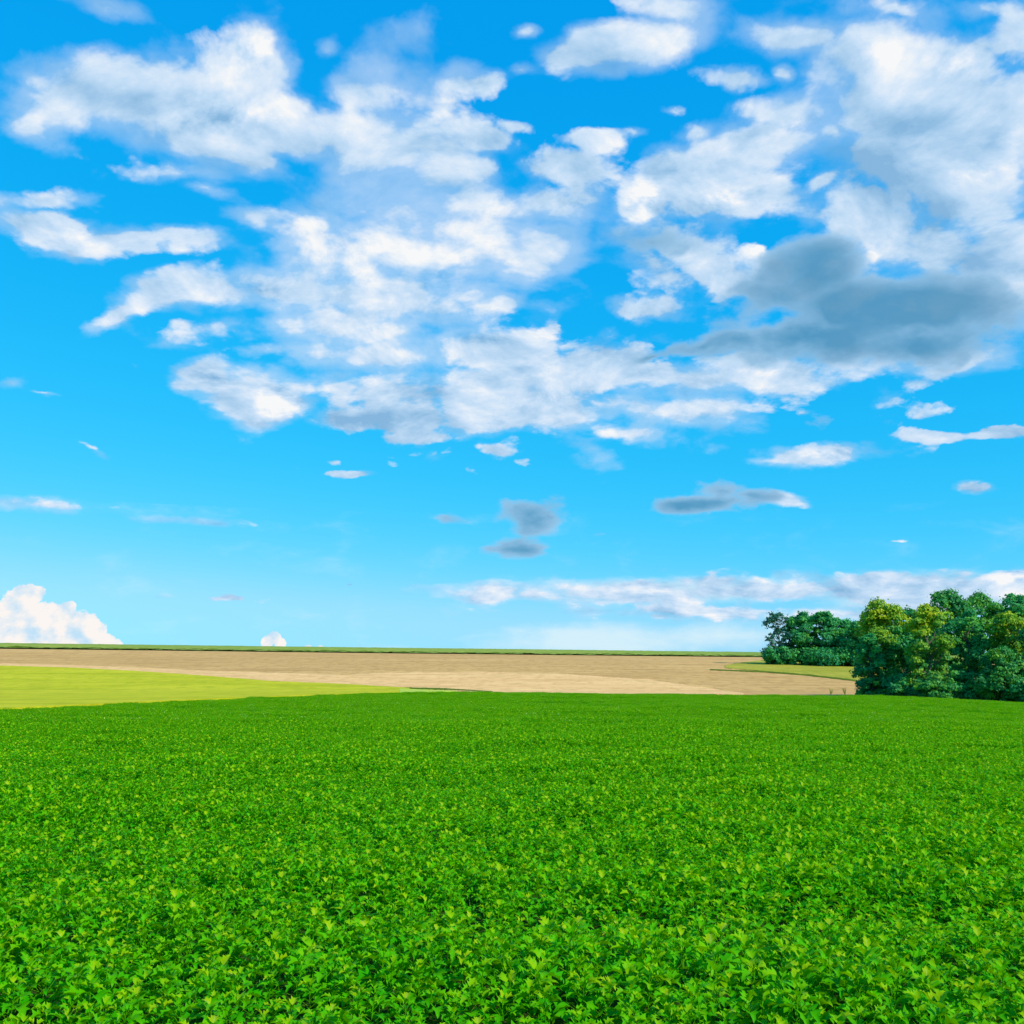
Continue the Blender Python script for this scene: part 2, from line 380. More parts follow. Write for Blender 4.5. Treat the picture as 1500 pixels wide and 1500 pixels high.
def mesh_np(name, V, F, mat=None, smooth=False, attrs=None):
    me = bpy.data.meshes.new(name)
    V = np.asarray(V, dtype=np.float32)
    me.vertices.add(len(V))
    me.vertices.foreach_set("co", V.ravel())
    if isinstance(F, np.ndarray):
        k = F.shape[1]
        me.loops.add(F.size)
        me.loops.foreach_set("vertex_index", F.astype(np.int32).ravel())
        me.polygons.add(len(F))
        me.polygons.foreach_set("loop_start", np.arange(0, F.size, k, dtype=np.int32))
        me.polygons.foreach_set("loop_total", np.full(len(F), k, dtype=np.int32))
    else:
        ls = np.array([len(f) for f in F], dtype=np.int32)
        idx = np.array([i for f in F for i in f], dtype=np.int32)
        me.loops.add(len(idx))
        me.loops.foreach_set("vertex_index", idx)
        me.polygons.add(len(ls))
        me.polygons.foreach_set("loop_start", np.concatenate([[0], np.cumsum(ls)[:-1]]).astype(np.int32))
        me.polygons.foreach_set("loop_total", ls)
    me.update(calc_edges=True)
    me.validate()
    if attrs:
        for k, v in attrs.items():
            a = me.attributes.new(k, 'FLOAT', 'POINT')
            a.data.foreach_set("value", np.asarray(v, dtype=np.float32))
    if smooth:
        me.polygons.foreach_set("use_smooth", np.ones(len(me.polygons), dtype=bool))
    if mat: me.materials.append(mat)
    return me

def link(name, me, parent=None):
    o = bpy.data.objects.new(name, me)
    col.objects.link(o)
    if parent: o.parent = parent
    return o

def material(name):
    m = bpy.data.materials.new(name)
    m.use_nodes = True
    T = NT(m.node_tree)
    T.n.clear()
    out = T.new('ShaderNodeOutputMaterial')
    return m, T, out

# ------------------------------------------------------------------ terrain
PY = np.array([-200, -50, 0, 100, 160, 205, 250, 300, 340, 420, 500, 600, 680, 760, 1000, 1600, 3500.0])
PZ = np.array([1.5, 0.4, 0, -1.30, -2.08, -2.15, 0.2, 3.0, 5.05, 8.6, 11.6, 15.0, 16.4, 15.4, 6.0, -12.0, -40.0])
fy = np.arange(-200, 3500, 2.0)
fz = np.interp(fy, PY, PZ)
k = np.exp(-np.linspace(-2.5, 2.5, 25) ** 2); k /= k.sum()
fzs = np.convolve(np.pad(fz, 12, mode='edge'), k, mode='valid')
wb = np.clip((fy - 90) / 60, 0, 1)
fz = fz * (1 - wb) + fzs * wb
def sstep(a, b, x):
    t = np.clip((x - a) / (b - a), 0, 1)
    return t * t * (3 - 2 * t)
def terr(x, y):
    x = np.asarray(x, float); y = np.asarray(y, float)
    z = np.interp(y, fy, fz)
    yy = np.maximum(y, 20.0)
    u = x / yy
    z = z - 0.0085 * np.clip(y, 0, 200) * sstep(0.33, 0.58, u) * sstep(10, 60, y) * (1 - sstep(170, 300, y))
    z = z - np.clip(x, -900, 900) * 0.0118 * sstep(200, 480, y)
    z = z + sstep(40, 120, y) * 0.25 * np.sin(x * 0.021 + y * 0.013) * np.sin(y * 0.017 - 1.0)
    return z

def ray(px, py):
    a = (px - 750) / FOC; b = (750 - py) / FOC
    d = np.array([a, math.cos(PITCH) - math.sin(PITCH) * b, math.sin(PITCH) + math.cos(PITCH) * b])
    return d
def hit(px, py, h=0.0):
    """first point of the terrain (raised by h) seen in this direction"""
    d = ray(px, py)
    t = np.concatenate([np.arange(2, 120, 0.25), np.arange(120, 1400, 1.0)])
    x, y, z = d[0] * t, d[1] * t, EYE + d[2] * t
    below = z < terr(x, y) + h
    if not below.any():
        i = int(np.argmin(z - terr(x, y) - h)); return x[i], y[i]
    i = int(np.argmax(below)); i0 = max(i - 1, 0)
    return (x[i0] + x[i]) / 2, (y[i0] + y[i]) / 2
def at_dist(px, D):
    """ground point at distance D in the azimuth of this direction"""
    d = ray(px, 985); s = D / math.hypot(d[0], d[1])
    return d[0] * s, d[1] * s

# ground: one sheet to the horizon
def rows():
    r = list(np.arange(-60, 0, 6.0)) + list(np.arange(0, 60, 2.5)) + list(np.arange(60, 400, 5.0)) + list(np.arange(400, 900, 12.0)) + list(np.geomspace(900, 3400, 24))
    return np.array(r)
def cols():
    p = np.concatenate([np.arange(0, 300, 5.0), np.geomspace(300, 3000, 36)])
    return np.concatenate([-p[::-1], p[1:]])
gy, gx = rows(), cols()
GX, GY = np.meshgrid(gx, gy)
V = np.stack([GX, GY, terr(GX, GY)], -1).reshape(-1, 3)
def gridfaces(nr, nc):
    i = np.arange(nr * nc).reshape(nr, nc)
    return np.stack([i[:-1, :-1], i[:-1, 1:], i[1:, 1:], i[1:, :-1]], -1).reshape(-1, 4)

def field_mat(name, c1, c2, c3, s1, s2, bump=0.3, streak=(0.25, 1.0, 1.0), rough=0.95, tram=None):
    m, T, out = material(name)
    tcn = T.new('ShaderNodeTexCoord')
    p = T.vmath('MULTIPLY', tcn.outputs['Object'], streak)
    a = T.noise(p, s1, 6, 0.6)[0]
    b = T.noise(p, s2, 6, 0.7)[0]
    cc = T.mix(T.maprange(a, 0.35, 0.65), c1, c2)
    cc = T.mix(T.math('MULTIPLY', T.maprange(b, 0.45, 0.75), 0.75), cc, c3)
    # stubble clumps, wheel marks and bare spots
    g = T.noise(T.vmath('MULTIPLY', tcn.outputs['Object'], (1.0, 0.45, 1.0)), 0.38, 7, 0.75)[0]
    cc = T.mix(T.maprange(g, 0.44, 0.66, 0.0, 0.7), cc, c3)
    g2 = T.noise(T.vmath('MULTIPLY', tcn.outputs['Object'], (0.12, 1.0, 1.0)), 0.16, 4, 0.7)[0]
    cc = T.mix(T.maprange(g2, 0.52, 0.64, 0.0, 0.6), cc, c3)
    bs = T.new('ShaderNodeBsdfPrincipled')
    T.put(bs.inputs['Base Color'], cc)
    bs.inputs['Roughness'].default_value = rough
    bs.inputs['Specular IOR Level'].default_value = 0.1
    bp = T.new('ShaderNodeBump')
    bp.inputs['Strength'].default_value = bump
    bp.inputs['Distance'].default_value = 0.25
    T.put(bp.inputs['Height'], T.noise(tcn.outputs['Object'], 2.2, 6, 0.7)[0])
    T.l.new(bp.outputs[0], bs.inputs['Normal'])
    T.l.new(bs.outputs[0], out.inputs[0])
    return m

m_soil = field_mat("soil_green", (0.02, 0.07, 0.006), (0.03, 0.08, 0.006), (0.045, 0.04, 0.012), 0.5, 3.0)
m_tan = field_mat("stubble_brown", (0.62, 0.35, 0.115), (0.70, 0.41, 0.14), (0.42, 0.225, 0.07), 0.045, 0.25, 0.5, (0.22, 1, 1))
m_pale_tan = field_mat("stubble_pale", (0.84, 0.48, 0.19), (0.90, 0.54, 0.22), (0.60, 0.33, 0.11), 0.06, 0.35, 0.4, (0.2, 1, 1))  # pale tan, with the sunlight on the rise put into the colour
m_yel = field_mat("cereal_yellow_green", (0.50, 0.47, 0.010), (0.60, 0.53, 0.022), (0.33, 0.35, 0.005), 0.07, 0.6, 0.5, (0.25, 1, 1))
m_strip = field_mat("far_green", (0.22, 0.31, 0.04), (0.36, 0.38, 0.05), (0.13, 0.24, 0.03), 0.02, 0.1, 0.4)
m_hedge = field_mat("dark_margin", (0.10, 0.15, 0.003), (0.14, 0.19, 0.004), (0.05, 0.09, 0.003), 0.1, 0.6, 0.6)
m_olive = field_mat("meadow_olive", (0.40, 0.37, 0.03), (0.50, 0.40, 0.05), (0.24, 0.24, 0.02), 0.05, 0.5, 0.6, (0.3, 1, 1))
m_pale = field_mat("pale_verge", (0.45, 0.54, 0.06), (0.52, 0.60, 0.09), (0.34, 0.44, 0.03), 0.1, 0.6)

o = link("ground", mesh_np("ground", V, gridfaces(len(gy), len(gx)), m_soil, True)); tag(o, kind='structure')

def strip_field(name, low, high, h, mat, n=240, nr=26, jit=0.35, seed=3):
    """sheet over the terrain between two boundaries, given as points (azimuth column, row, or a fixed distance)"""
    xs = np.linspace(low[0][0], low[-1][0], n)
    lo = np.interp(xs, [p[0] for p in low], [p[1] for p in low])
    hi = np.interp(xs, [p[0] for p in high], [p[1] for p in high])
    Vv = []
    for i, px in enumerate(xs):
        a = np.array(hit(px, lo[i])); b = np.array(hit(px, hi[i]))
        w1, w2 = ((mnoise.noise(Vector((px * 0.05, sd, 0))) + 0.6 * mnoise.noise(Vector((px * 0.4, sd, 3)))) * jit for sd in (seed, seed + 9))
        L = np.linalg.norm(b - a) + 1e-6
        for j in range(nr):
            t = j / (nr - 1)
            p = a + (b - a) * t + (b - a) / L * (w1 * (1 - t) + w2 * t)
            Vv.append((p[0], p[1], float(terr(p[0], p[1])) + h))
    Vv = np.array(Vv)
    me = mesh_np(name, Vv, gridfaces(n, nr), mat, True)
    o = link(name, me)
    # a short edge down to the soil all round
    idx = np.arange(n * nr).reshape(n, nr)
    loop = list(idx[:, 0]) + list(idx[-1, 1:]) + list(idx[::-1, -1][1:]) + list(idx[0, ::-1][1:-1])
    V2 = [Vv[i] for i in loop] + [Vv[i] - np.array([0, 0, h + 0.05]) for i in loop]
    m = len(loop)
    F2 = [(i, (i + 1) % m, m + (i + 1) % m, m + i) for i in range(m)]
    import bmesh
    bm = bmesh.new(); bm.from_mesh(me)
    vs = [bm.verts.new(v) for v in V2]
    for f in F2: bm.faces.new([vs[i] for i in f])
    bm.normal_update(); bm.to_mesh(me); bm.free()
    tag(o, kind='structure')
    return o

EDGE = [(-500, 1052), (0, 1041), (100, 1036), (250, 1028.5), (400, 1022), (530, 1017), (600, 1015), (700, 1014), (900, 1017), (1100, 1018.5), (1280, 1019.5), (1350, 1022), (1500, 1029), (1900, 1040)]
def edge(px): return np.interp(px, [p[0] for p in EDGE], [p[1] for p in EDGE])
edge_pts = [(px, edge(px)) for px in range(-500, 1901, 25)]

# brown stubble over the whole far slope, skyline crops above it
def row_of(px, y):
    x = y * (px - 750) / FOC
    return 985 - FOC * (float(terr(x, y)) - EYE) / y
SKYL = [(p, row_of(p, 441.0)) for p in range(-500, 1901, 100)]
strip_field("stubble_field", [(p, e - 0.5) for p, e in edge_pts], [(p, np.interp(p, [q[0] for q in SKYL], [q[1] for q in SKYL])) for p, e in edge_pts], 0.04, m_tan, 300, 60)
strip_field("sunlit_rise", [(480, 1003.5), (580, 1007), (700, 1014.5), (900, 1017.5), (1090, 1018)],
            [(480, 990), (560, 986), (700, 984.5), (820, 987.5), (950, 996), (1090, 1016)], 0.10, m_pale_tan, 300, 24, 3.2, 5)  # paler ripe ground; sunlight on this rise is put into its colour
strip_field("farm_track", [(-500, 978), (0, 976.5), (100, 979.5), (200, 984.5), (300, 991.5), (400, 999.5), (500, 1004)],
            [(-500, 973.5), (0, 972), (100, 974.5), (200, 978), (300, 982.5), (400, 986), (500, 989)], 0.09, m_pale_tan, 300, 8, 0.9, 6)
strip_field("cereal_field", [(p, edge(p) - 0.3) for p in range(-500, 601, 25)],
            [(-500, 977), (0, 975.5), (100, 978.5), (200, 983.5), (300, 990.5), (400, 998.5), (500, 1002.5), (600, 1008.5)], 0.16, m_yel, 260, 50, 0.5, 7)
strip_field("crop_margin", [(578, 1008.6), (650, 1011.2), (722, 1014)], [(578, 1007.2), (650, 1008.8), (722, 1013.4)], 0.14, m_hedge, 60, 8, 0.6, 8)
strip_field("grass_verge", [(585, 1015.5), (650, 1014.5), (670, 1014)], [(585, 1010), (650, 1012.5), (670, 1013.5)], 0.2, m_pale, 40, 6, 0.4, 9)
strip_field("meadow", [(1062, 979), (1120, 983.5), (1180, 988), (1250, 996), (1300, 1004)], [(1062, 975), (1085, 971), (1120, 967), (1200, 966), (1300, 965)], 0.14, m_olive, 90, 24, 0.8, 10)
strip_field("meadow_margin", [(1040, 982), (1120, 985.5), (1180, 990), (1250, 998), (1290, 1006)], [(1040, 980.5), (1120, 983.5), (1180, 987.7), (1250, 995.7), (1290, 1003)], 0.12, m_hedge, 60, 6, 0.8, 11)
# crops on the skyline (a fixed band of distance)
def band(name, y0, y1, h, mat, x0=-480, x1=420, n=700, nr=10, seed=1, wob=2.0):
    Vv = []
    xs = np.linspace(x0, x1, n)
    for x in xs:
        for j in range(nr):
            y = y0 + (y1 - y0) * j / (nr - 1) + wob * mnoise.noise(Vector((x * 0.02, seed, 0)))
            Vv.append((x, y, float(terr(x, y)) + h * (1 + 0.8 * mnoise.noise(Vector((x * 0.25, y * 0.1, seed))) + 0.5 * mnoise.noise(Vector((x * 0.9, y * 0.2, seed))))))
    o = link(name, mesh_np(name, Vv, gridfaces(n, nr), mat, True)); tag(o, kind='structure')
band("skyline_crop", 444, 760, 0.25, m_strip, nr=40)
for (nm, y0, y1, hh) in (("field_boundary", 438, 446, 0.6),):
    band(nm, y0, y1, hh, m_hedge, seed=4)

# ------------------------------------------------------------------ leaf material
def leaf_mat(name, dark, mid, light, trans=0.35, rough=0.42, spec=0.45, pale=None, glint=None):
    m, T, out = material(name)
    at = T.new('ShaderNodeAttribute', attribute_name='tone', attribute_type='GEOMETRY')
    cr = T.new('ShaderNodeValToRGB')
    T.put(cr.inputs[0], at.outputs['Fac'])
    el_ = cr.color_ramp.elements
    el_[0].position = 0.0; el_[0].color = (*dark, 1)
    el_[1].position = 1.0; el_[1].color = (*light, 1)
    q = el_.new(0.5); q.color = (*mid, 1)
    if glint:      # a few pale leaves: turned undersides, and glints of light put into the colour
        el_[2].position = 0.9; q = el_.new(0.97); q.color = (*glint, 1)
    cc = cr.outputs[0]
    if pale:
        geo = T.new('ShaderNodeNewGeometry')
        cc = T.mix(T.math('MULTIPLY', geo.outputs['Backfacing'], 0.6), cc, pale)
    bs = T.new('ShaderNodeBsdfPrincipled')
    T.put(bs.inputs['Base Color'], cc)
    bs.inputs['Roughness'].default_value = rough
    bs.inputs['Specular IOR Level'].default_value = spec
    tr = T.new('ShaderNodeBsdfTranslucent')
    T.put(tr.inputs[0], T.mix(1.0, cc, (1.25, 1.15, 0.5), 'MULTIPLY'))
    mx = T.new('ShaderNodeMixShader'); mx.inputs[0].default_value = trans
    T.l.new(bs.outputs[0], mx.inputs[1]); T.l.new(tr.outputs[0], mx.inputs[2])
    T.l.new(mx.outputs[0], out.inputs[0])
    return m

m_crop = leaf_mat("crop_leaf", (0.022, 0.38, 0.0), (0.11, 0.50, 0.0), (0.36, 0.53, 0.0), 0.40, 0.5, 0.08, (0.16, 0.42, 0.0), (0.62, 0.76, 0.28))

# ------------------------------------------------------------------ crop plants
LEAF_T = [0.03, 0.16, 0.30, 0.38, 0.56, 0.64, 0.84]
LEAF_W = [0.05, 0.24, 0.42, 0.22, 0.33, 0.14, 0.10]
def leaf_geo(rng, base, yaw, pitch, L, tone, V, F, A, fold=0.35, droop=0.9, wf=1.0, skew=0.0):
    """ovate, toothed leaf: midrib with a raised edge on each side, bending down along its length"""
    n = len(LEAF_T)
    cy, sy = math.cos(yaw), math.sin(yaw)
    i0 = len(V)
    pts = []
    x = z = 0.0; pt = pitch; lt = 0.0
    roll = rng.uniform(-0.5, 0.5)
    for t in LEAF_T + [1.0]:
        dt = (t - lt) * L
        pt2 = pitch - droop * t * t * 1.2
        x += math.cos(pt2) * dt; z += math.sin(pt2) * dt; lt = t
        pts.append((x, z, pt2))
    def put(fx, fy_, fz_):
        V.append((base[0] + cy * fx - sy * fy_, base[1] + sy * fx + cy * fy_, base[2] + fz_))
    for i in range(n):
        x, z, p = pts[i]
        w = LEAF_W[i] * L * wf * rng.uniform(0.85, 1.15)
        nx, nz = -math.sin(p), math.cos(p)
        put(x, 0, z)
        for sgn in (1, -1):
            up = (fold + sgn * roll * 0.5) * w + rng.uniform(-0.05, 0.05) * L
            fwd = 0.10 * L if i in (2, 4) else 0.0
            put(x + nx * up + fwd * math.cos(p), sgn * w * 0.92, z + nz * up + fwd * math.sin(p))
    x, z, p = pts[n]; put(x, rng.uniform(-.04, .04) * L, z)
    for i in range(n - 1):
        a = i0 + 3 * i; b = a + 3
        F.append((a, b, b + 1, a + 1)); F.append((a, a + 2, b + 2, b))
    a = i0 + 3 * (n - 1); tip = i0 + 3 * n
    F.append((a, tip, a + 1)); F.append((a, a + 2, tip))
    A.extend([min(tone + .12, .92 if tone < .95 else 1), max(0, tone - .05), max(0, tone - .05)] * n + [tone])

def stick(p0, p1, r0, r1, tone, V, F, A, k=3):
    p0, p1 = Vector(p0), Vector(p1)
    q = (p1 - p0).to_track_quat('Z', 'Y')
    i0 = len(V)
    for p, r in ((p0, r0), (p1, r1)):
        for j in range(k):
            a = 2 * math.pi * j / k
            V.append(tuple(p + q @ Vector((r * math.cos(a), r * math.sin(a), 0))))
    for j in range(k):
        F.append((i0 + j, i0 + (j + 1) % k, i0 + k + (j + 1) % k, i0 + k + j))
    A.extend([tone] * (2 * k))

PS = 0.58      # size of a plant against its drawing above
def plant_geo(rng, ox, oy, V, F, A, h=None):
    i_ = len(V)
    h = h or rng.uniform(0.27, 0.47)
    lx, ly = rng.uniform(-.04, .04), rng.uniform(-.04, .04)
    stick((ox, oy, 0), (ox + lx, oy + ly, h), 0.005, 0.003, 0.42, V, F, A)
    nl = rng.randint(14, 18)
    yaw = rng.uniform(0, 6.28)
    for i in range(nl):
        s = i / (nl - 1)
        yaw += 2.4 + rng.uniform(-.3, .3)
        hz = h * (0.30 + 0.70 * s)
        bx, by = ox + lx * hz / h, oy + ly * hz / h
        pet = (0.085 * (1 - s) + 0.03) * rng.uniform(0.7, 1.2)
        pe = 0.45 + 0.65 * s
        ex, ey, ez = bx + math.cos(yaw) * pet * math.cos(pe), by + math.sin(yaw) * pet * math.cos(pe), hz + pet * math.sin(pe)
        stick((bx, by, hz), (ex, ey, ez), 0.0025, 0.0018, 0.55, V, F, A)
        L = (0.150 - 0.062 * s) * rng.uniform(0.7, 1.2)
        pitch = -0.05 + 0.9 * s ** 1.5 + rng.uniform(-.3, .35)
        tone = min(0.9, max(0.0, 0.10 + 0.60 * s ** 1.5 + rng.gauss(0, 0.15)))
        if rng.random() < 0.012: tone = 1.0  # the odd leaf toned pale to stand for a glint
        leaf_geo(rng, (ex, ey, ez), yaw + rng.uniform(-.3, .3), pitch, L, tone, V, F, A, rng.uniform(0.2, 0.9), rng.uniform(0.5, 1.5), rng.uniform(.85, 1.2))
    for i in range(i_, len(V)):
        x, y, z = V[i]; V[i] = (ox + (x - ox) * PS, oy + (y - oy) * PS, z * PS)

kit = bpy.data.collections.new("crop_kit")
rng = random.Random(11)
NPL, NPA = 14, 8
for i in range(NPL):
    V, F, A = [], [], []
    plant_geo(rng, 0, 0, V, F, A)
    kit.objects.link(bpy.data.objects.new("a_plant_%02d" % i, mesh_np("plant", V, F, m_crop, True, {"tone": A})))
PATCH = 1.5
for i in range(NPA):
    V, F, A = [], [], []
    g = 10
    for a in range(g):
        for b in range(g):
            plant_geo(rng, (a + .5 + rng.uniform(-.4, .4)) * PATCH / g - PATCH / 2, (b + .5 + rng.uniform(-.4, .4)) * PATCH / g - PATCH / 2, V, F, A)
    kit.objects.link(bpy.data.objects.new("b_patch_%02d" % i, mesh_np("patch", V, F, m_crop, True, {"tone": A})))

# the points where plants stand
P, IDX, ROT, SCL = [], [], [], []
def nz2(x, y, s, o=0.0): return mnoise.noise(Vector((x * s, y * s, o)))
# far edge of the field: distance along each azimuth
epx = np.arange(-500, 1901, 20)
eaz, ed = [], []
for p in epx:
    hx, hy = hit(p, edge(p), 0.21)
    eaz.append(math.atan2(hx, hy)); ed.append(math.hypot(hx, hy))
def far(x, y):
    return np.interp(math.atan2(x, y), eaz, ed)
NEAR = 40.0
def inside(x, y, m):
    return abs(x) < 0.56 * max(y, 0) + m
step = 0.148
yv = -1.0
while yv < NEAR:
    xv = -(0.56 * max(yv, 0) + 6)
    while xv < 0.56 * max(yv, 0) + 6:
        x = xv + rng.uniform(-.08, .08); y = yv + rng.uniform(-.08, .08)
        xv += step
        if math.hypot(x, y) < 0.7: continue
        gr = nz2(x * 0.45, y, 1.0) * 0.6 + nz2(x * 0.5, y, 0.3, 5) * 0.45
        s = 1.0 + 0.45 * gr + rng.uniform(-.15, .15)
        P.append((x, y, float(terr(x, y)))); IDX.append(rng.randrange(NPL)); ROT.append((rng.gauss(0, .08), rng.gauss(0, .08), rng.uniform(0, 6.283)))
        SCL.append((s * 1.05, s * 1.05, s * (1 + 0.25 * gr)))
    yv += step
yv = NEAR + PATCH * 0.45
while yv < 330:
    w = 0.56 * yv + 8
    xv = -w
    while xv < w:
        x = xv + rng.uniform(-.15, .15); y = yv + rng.uniform(-.15, .15)
        xv += PATCH * 0.93
        if math.hypot(x, y) > far(x, y) + 0.9: continue
        gr = nz2(x * 0.4, y, 0.30) * 0.7 + nz2(x, y * 3, 0.05, 5) * 0.6
        s = 1.0 + 0.10 * gr
        P.append((x, y, float(terr(x, y)))); IDX.append(NPL + rng.randrange(NPA)); ROT.append((rng.gauss(0, .03), rng.gauss(0, .03), rng.uniform(0, 6.283)))
        SCL.append((s, s, (1 + 0.6 * gr) * rng.uniform(.8, 1.2)))
    yv += PATCH * 0.93
print("crop instances", len(P))
me = bpy.data.meshes.new("crop")
me.vertices.add(len(P)); me.vertices.foreach_set("co", np.array(P, dtype=np.float32).ravel())
a = me.attributes.new("idx", 'INT', 'POINT'); a.data.foreach_set("value", np.array(IDX, dtype=np.int32))
a = me.attributes.new("rot", 'FLOAT_VECTOR', 'POINT'); a.data.foreach_set("vector", np.array(ROT, dtype=np.float32).ravel())
a = me.attributes.new("scl", 'FLOAT_VECTOR', 'POINT'); a.data.foreach_set("vector", np.array(SCL, dtype=np.float32).ravel())
crop = link("green_crop", me)
tag(crop, "dense bright green leafy crop filling the foreground field", "crop", kind='stuff')
ng = bpy.data.node_groups.new("crop_scatter", 'GeometryNodeTree')
ng.interface.new_socket(name="Geometry", in_out='INPUT', socket_type='NodeSocketGeometry')
ng.interface.new_socket(name="Geometry", in_out='OUTPUT', socket_type='NodeSocketGeometry')
gi = ng.nodes.new('NodeGroupInput'); go = ng.nodes.new('NodeGroupOutput')
ip = ng.nodes.new('GeometryNodeInstanceOnPoints')
ci = ng.nodes.new('GeometryNodeCollectionInfo'); ci.inputs[0].default_value = kit
ci.inputs['Separate Children'].default_value = True; ci.inputs['Reset Children'].default_value = True
def nattr(nm, typ):
    n = ng.nodes.new('GeometryNodeInputNamedAttribute'); n.data_type = typ; n.inputs[0].default_value = nm
    return n.outputs[0]
ng.links.new(gi.outputs[0], ip.inputs['Points'])
ng.links.new(ci.outputs[0], ip.inputs['Instance'])
ip.inputs['Pick Instance'].default_value = True
ng.links.new(nattr("idx", 'INT'), ip.inputs['Instance Index'])
e2r = ng.nodes.new('FunctionNodeEulerToRotation')
ng.links.new(nattr("rot", 'FLOAT_VECTOR'), e2r.inputs[0]); ng.links.new(e2r.outputs[0], ip.inputs['Rotation'])
ng.links.new(nattr("scl", 'FLOAT_VECTOR'), ip.inputs['Scale'])
ng.links.new(ip.outputs[0], go.inputs[0])
md = crop.modifiers.new("scatter", 'NODES'); md.node_group = ng

# ------------------------------------------------------------------ trees
m_bark, T, out = material("bark")
tcn = T.new('ShaderNodeTexCoord')
bs = T.new('ShaderNodeBsdfPrincipled')
T.put(bs.inputs['Base Color'], T.mix(T.noise(T.vmath('MULTIPLY', tcn.outputs['Object'], (6, 6, 1.2)), 2.0, 5, 0.6)[0], (0.05, 0.04, 0.03), (0.16, 0.13, 0.10)))
bs.inputs['Roughness'].default_value = 0.95
T.l.new(bs.outputs[0], out.inputs[0])

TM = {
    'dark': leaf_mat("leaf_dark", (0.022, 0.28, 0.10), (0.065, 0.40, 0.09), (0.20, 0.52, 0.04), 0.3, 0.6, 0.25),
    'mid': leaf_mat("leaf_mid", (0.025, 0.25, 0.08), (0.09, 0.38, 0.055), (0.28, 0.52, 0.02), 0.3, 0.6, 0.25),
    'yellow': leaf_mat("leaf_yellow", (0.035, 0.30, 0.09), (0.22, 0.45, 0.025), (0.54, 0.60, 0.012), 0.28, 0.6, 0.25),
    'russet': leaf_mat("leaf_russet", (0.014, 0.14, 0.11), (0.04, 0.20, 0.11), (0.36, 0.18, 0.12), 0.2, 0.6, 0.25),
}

def tube(pts, rad, V, F, k=7):
    base = len(V)
    for i, p in enumerate(pts):
        d = (pts[min(i + 1, len(pts) - 1)] - pts[max(i - 1, 0)]).normalized()
        q = d.to_track_quat('Z', 'Y')
        for j in range(k):
            a = 2 * math.pi * j / k
            V.append(tuple(p + q @ Vector((rad[i] * math.cos(a), rad[i] * math.sin(a), 0))))
    for i in range(len(pts) - 1):
        for j in range(k):
            F.append((base + i * k + j, base + i * k + (j + 1) % k, base + (i + 1) * k + (j + 1) % k, base + (i + 1) * k + j))
    F.append(tuple(base + (len(pts) - 1) * k + j for j in range(k)))

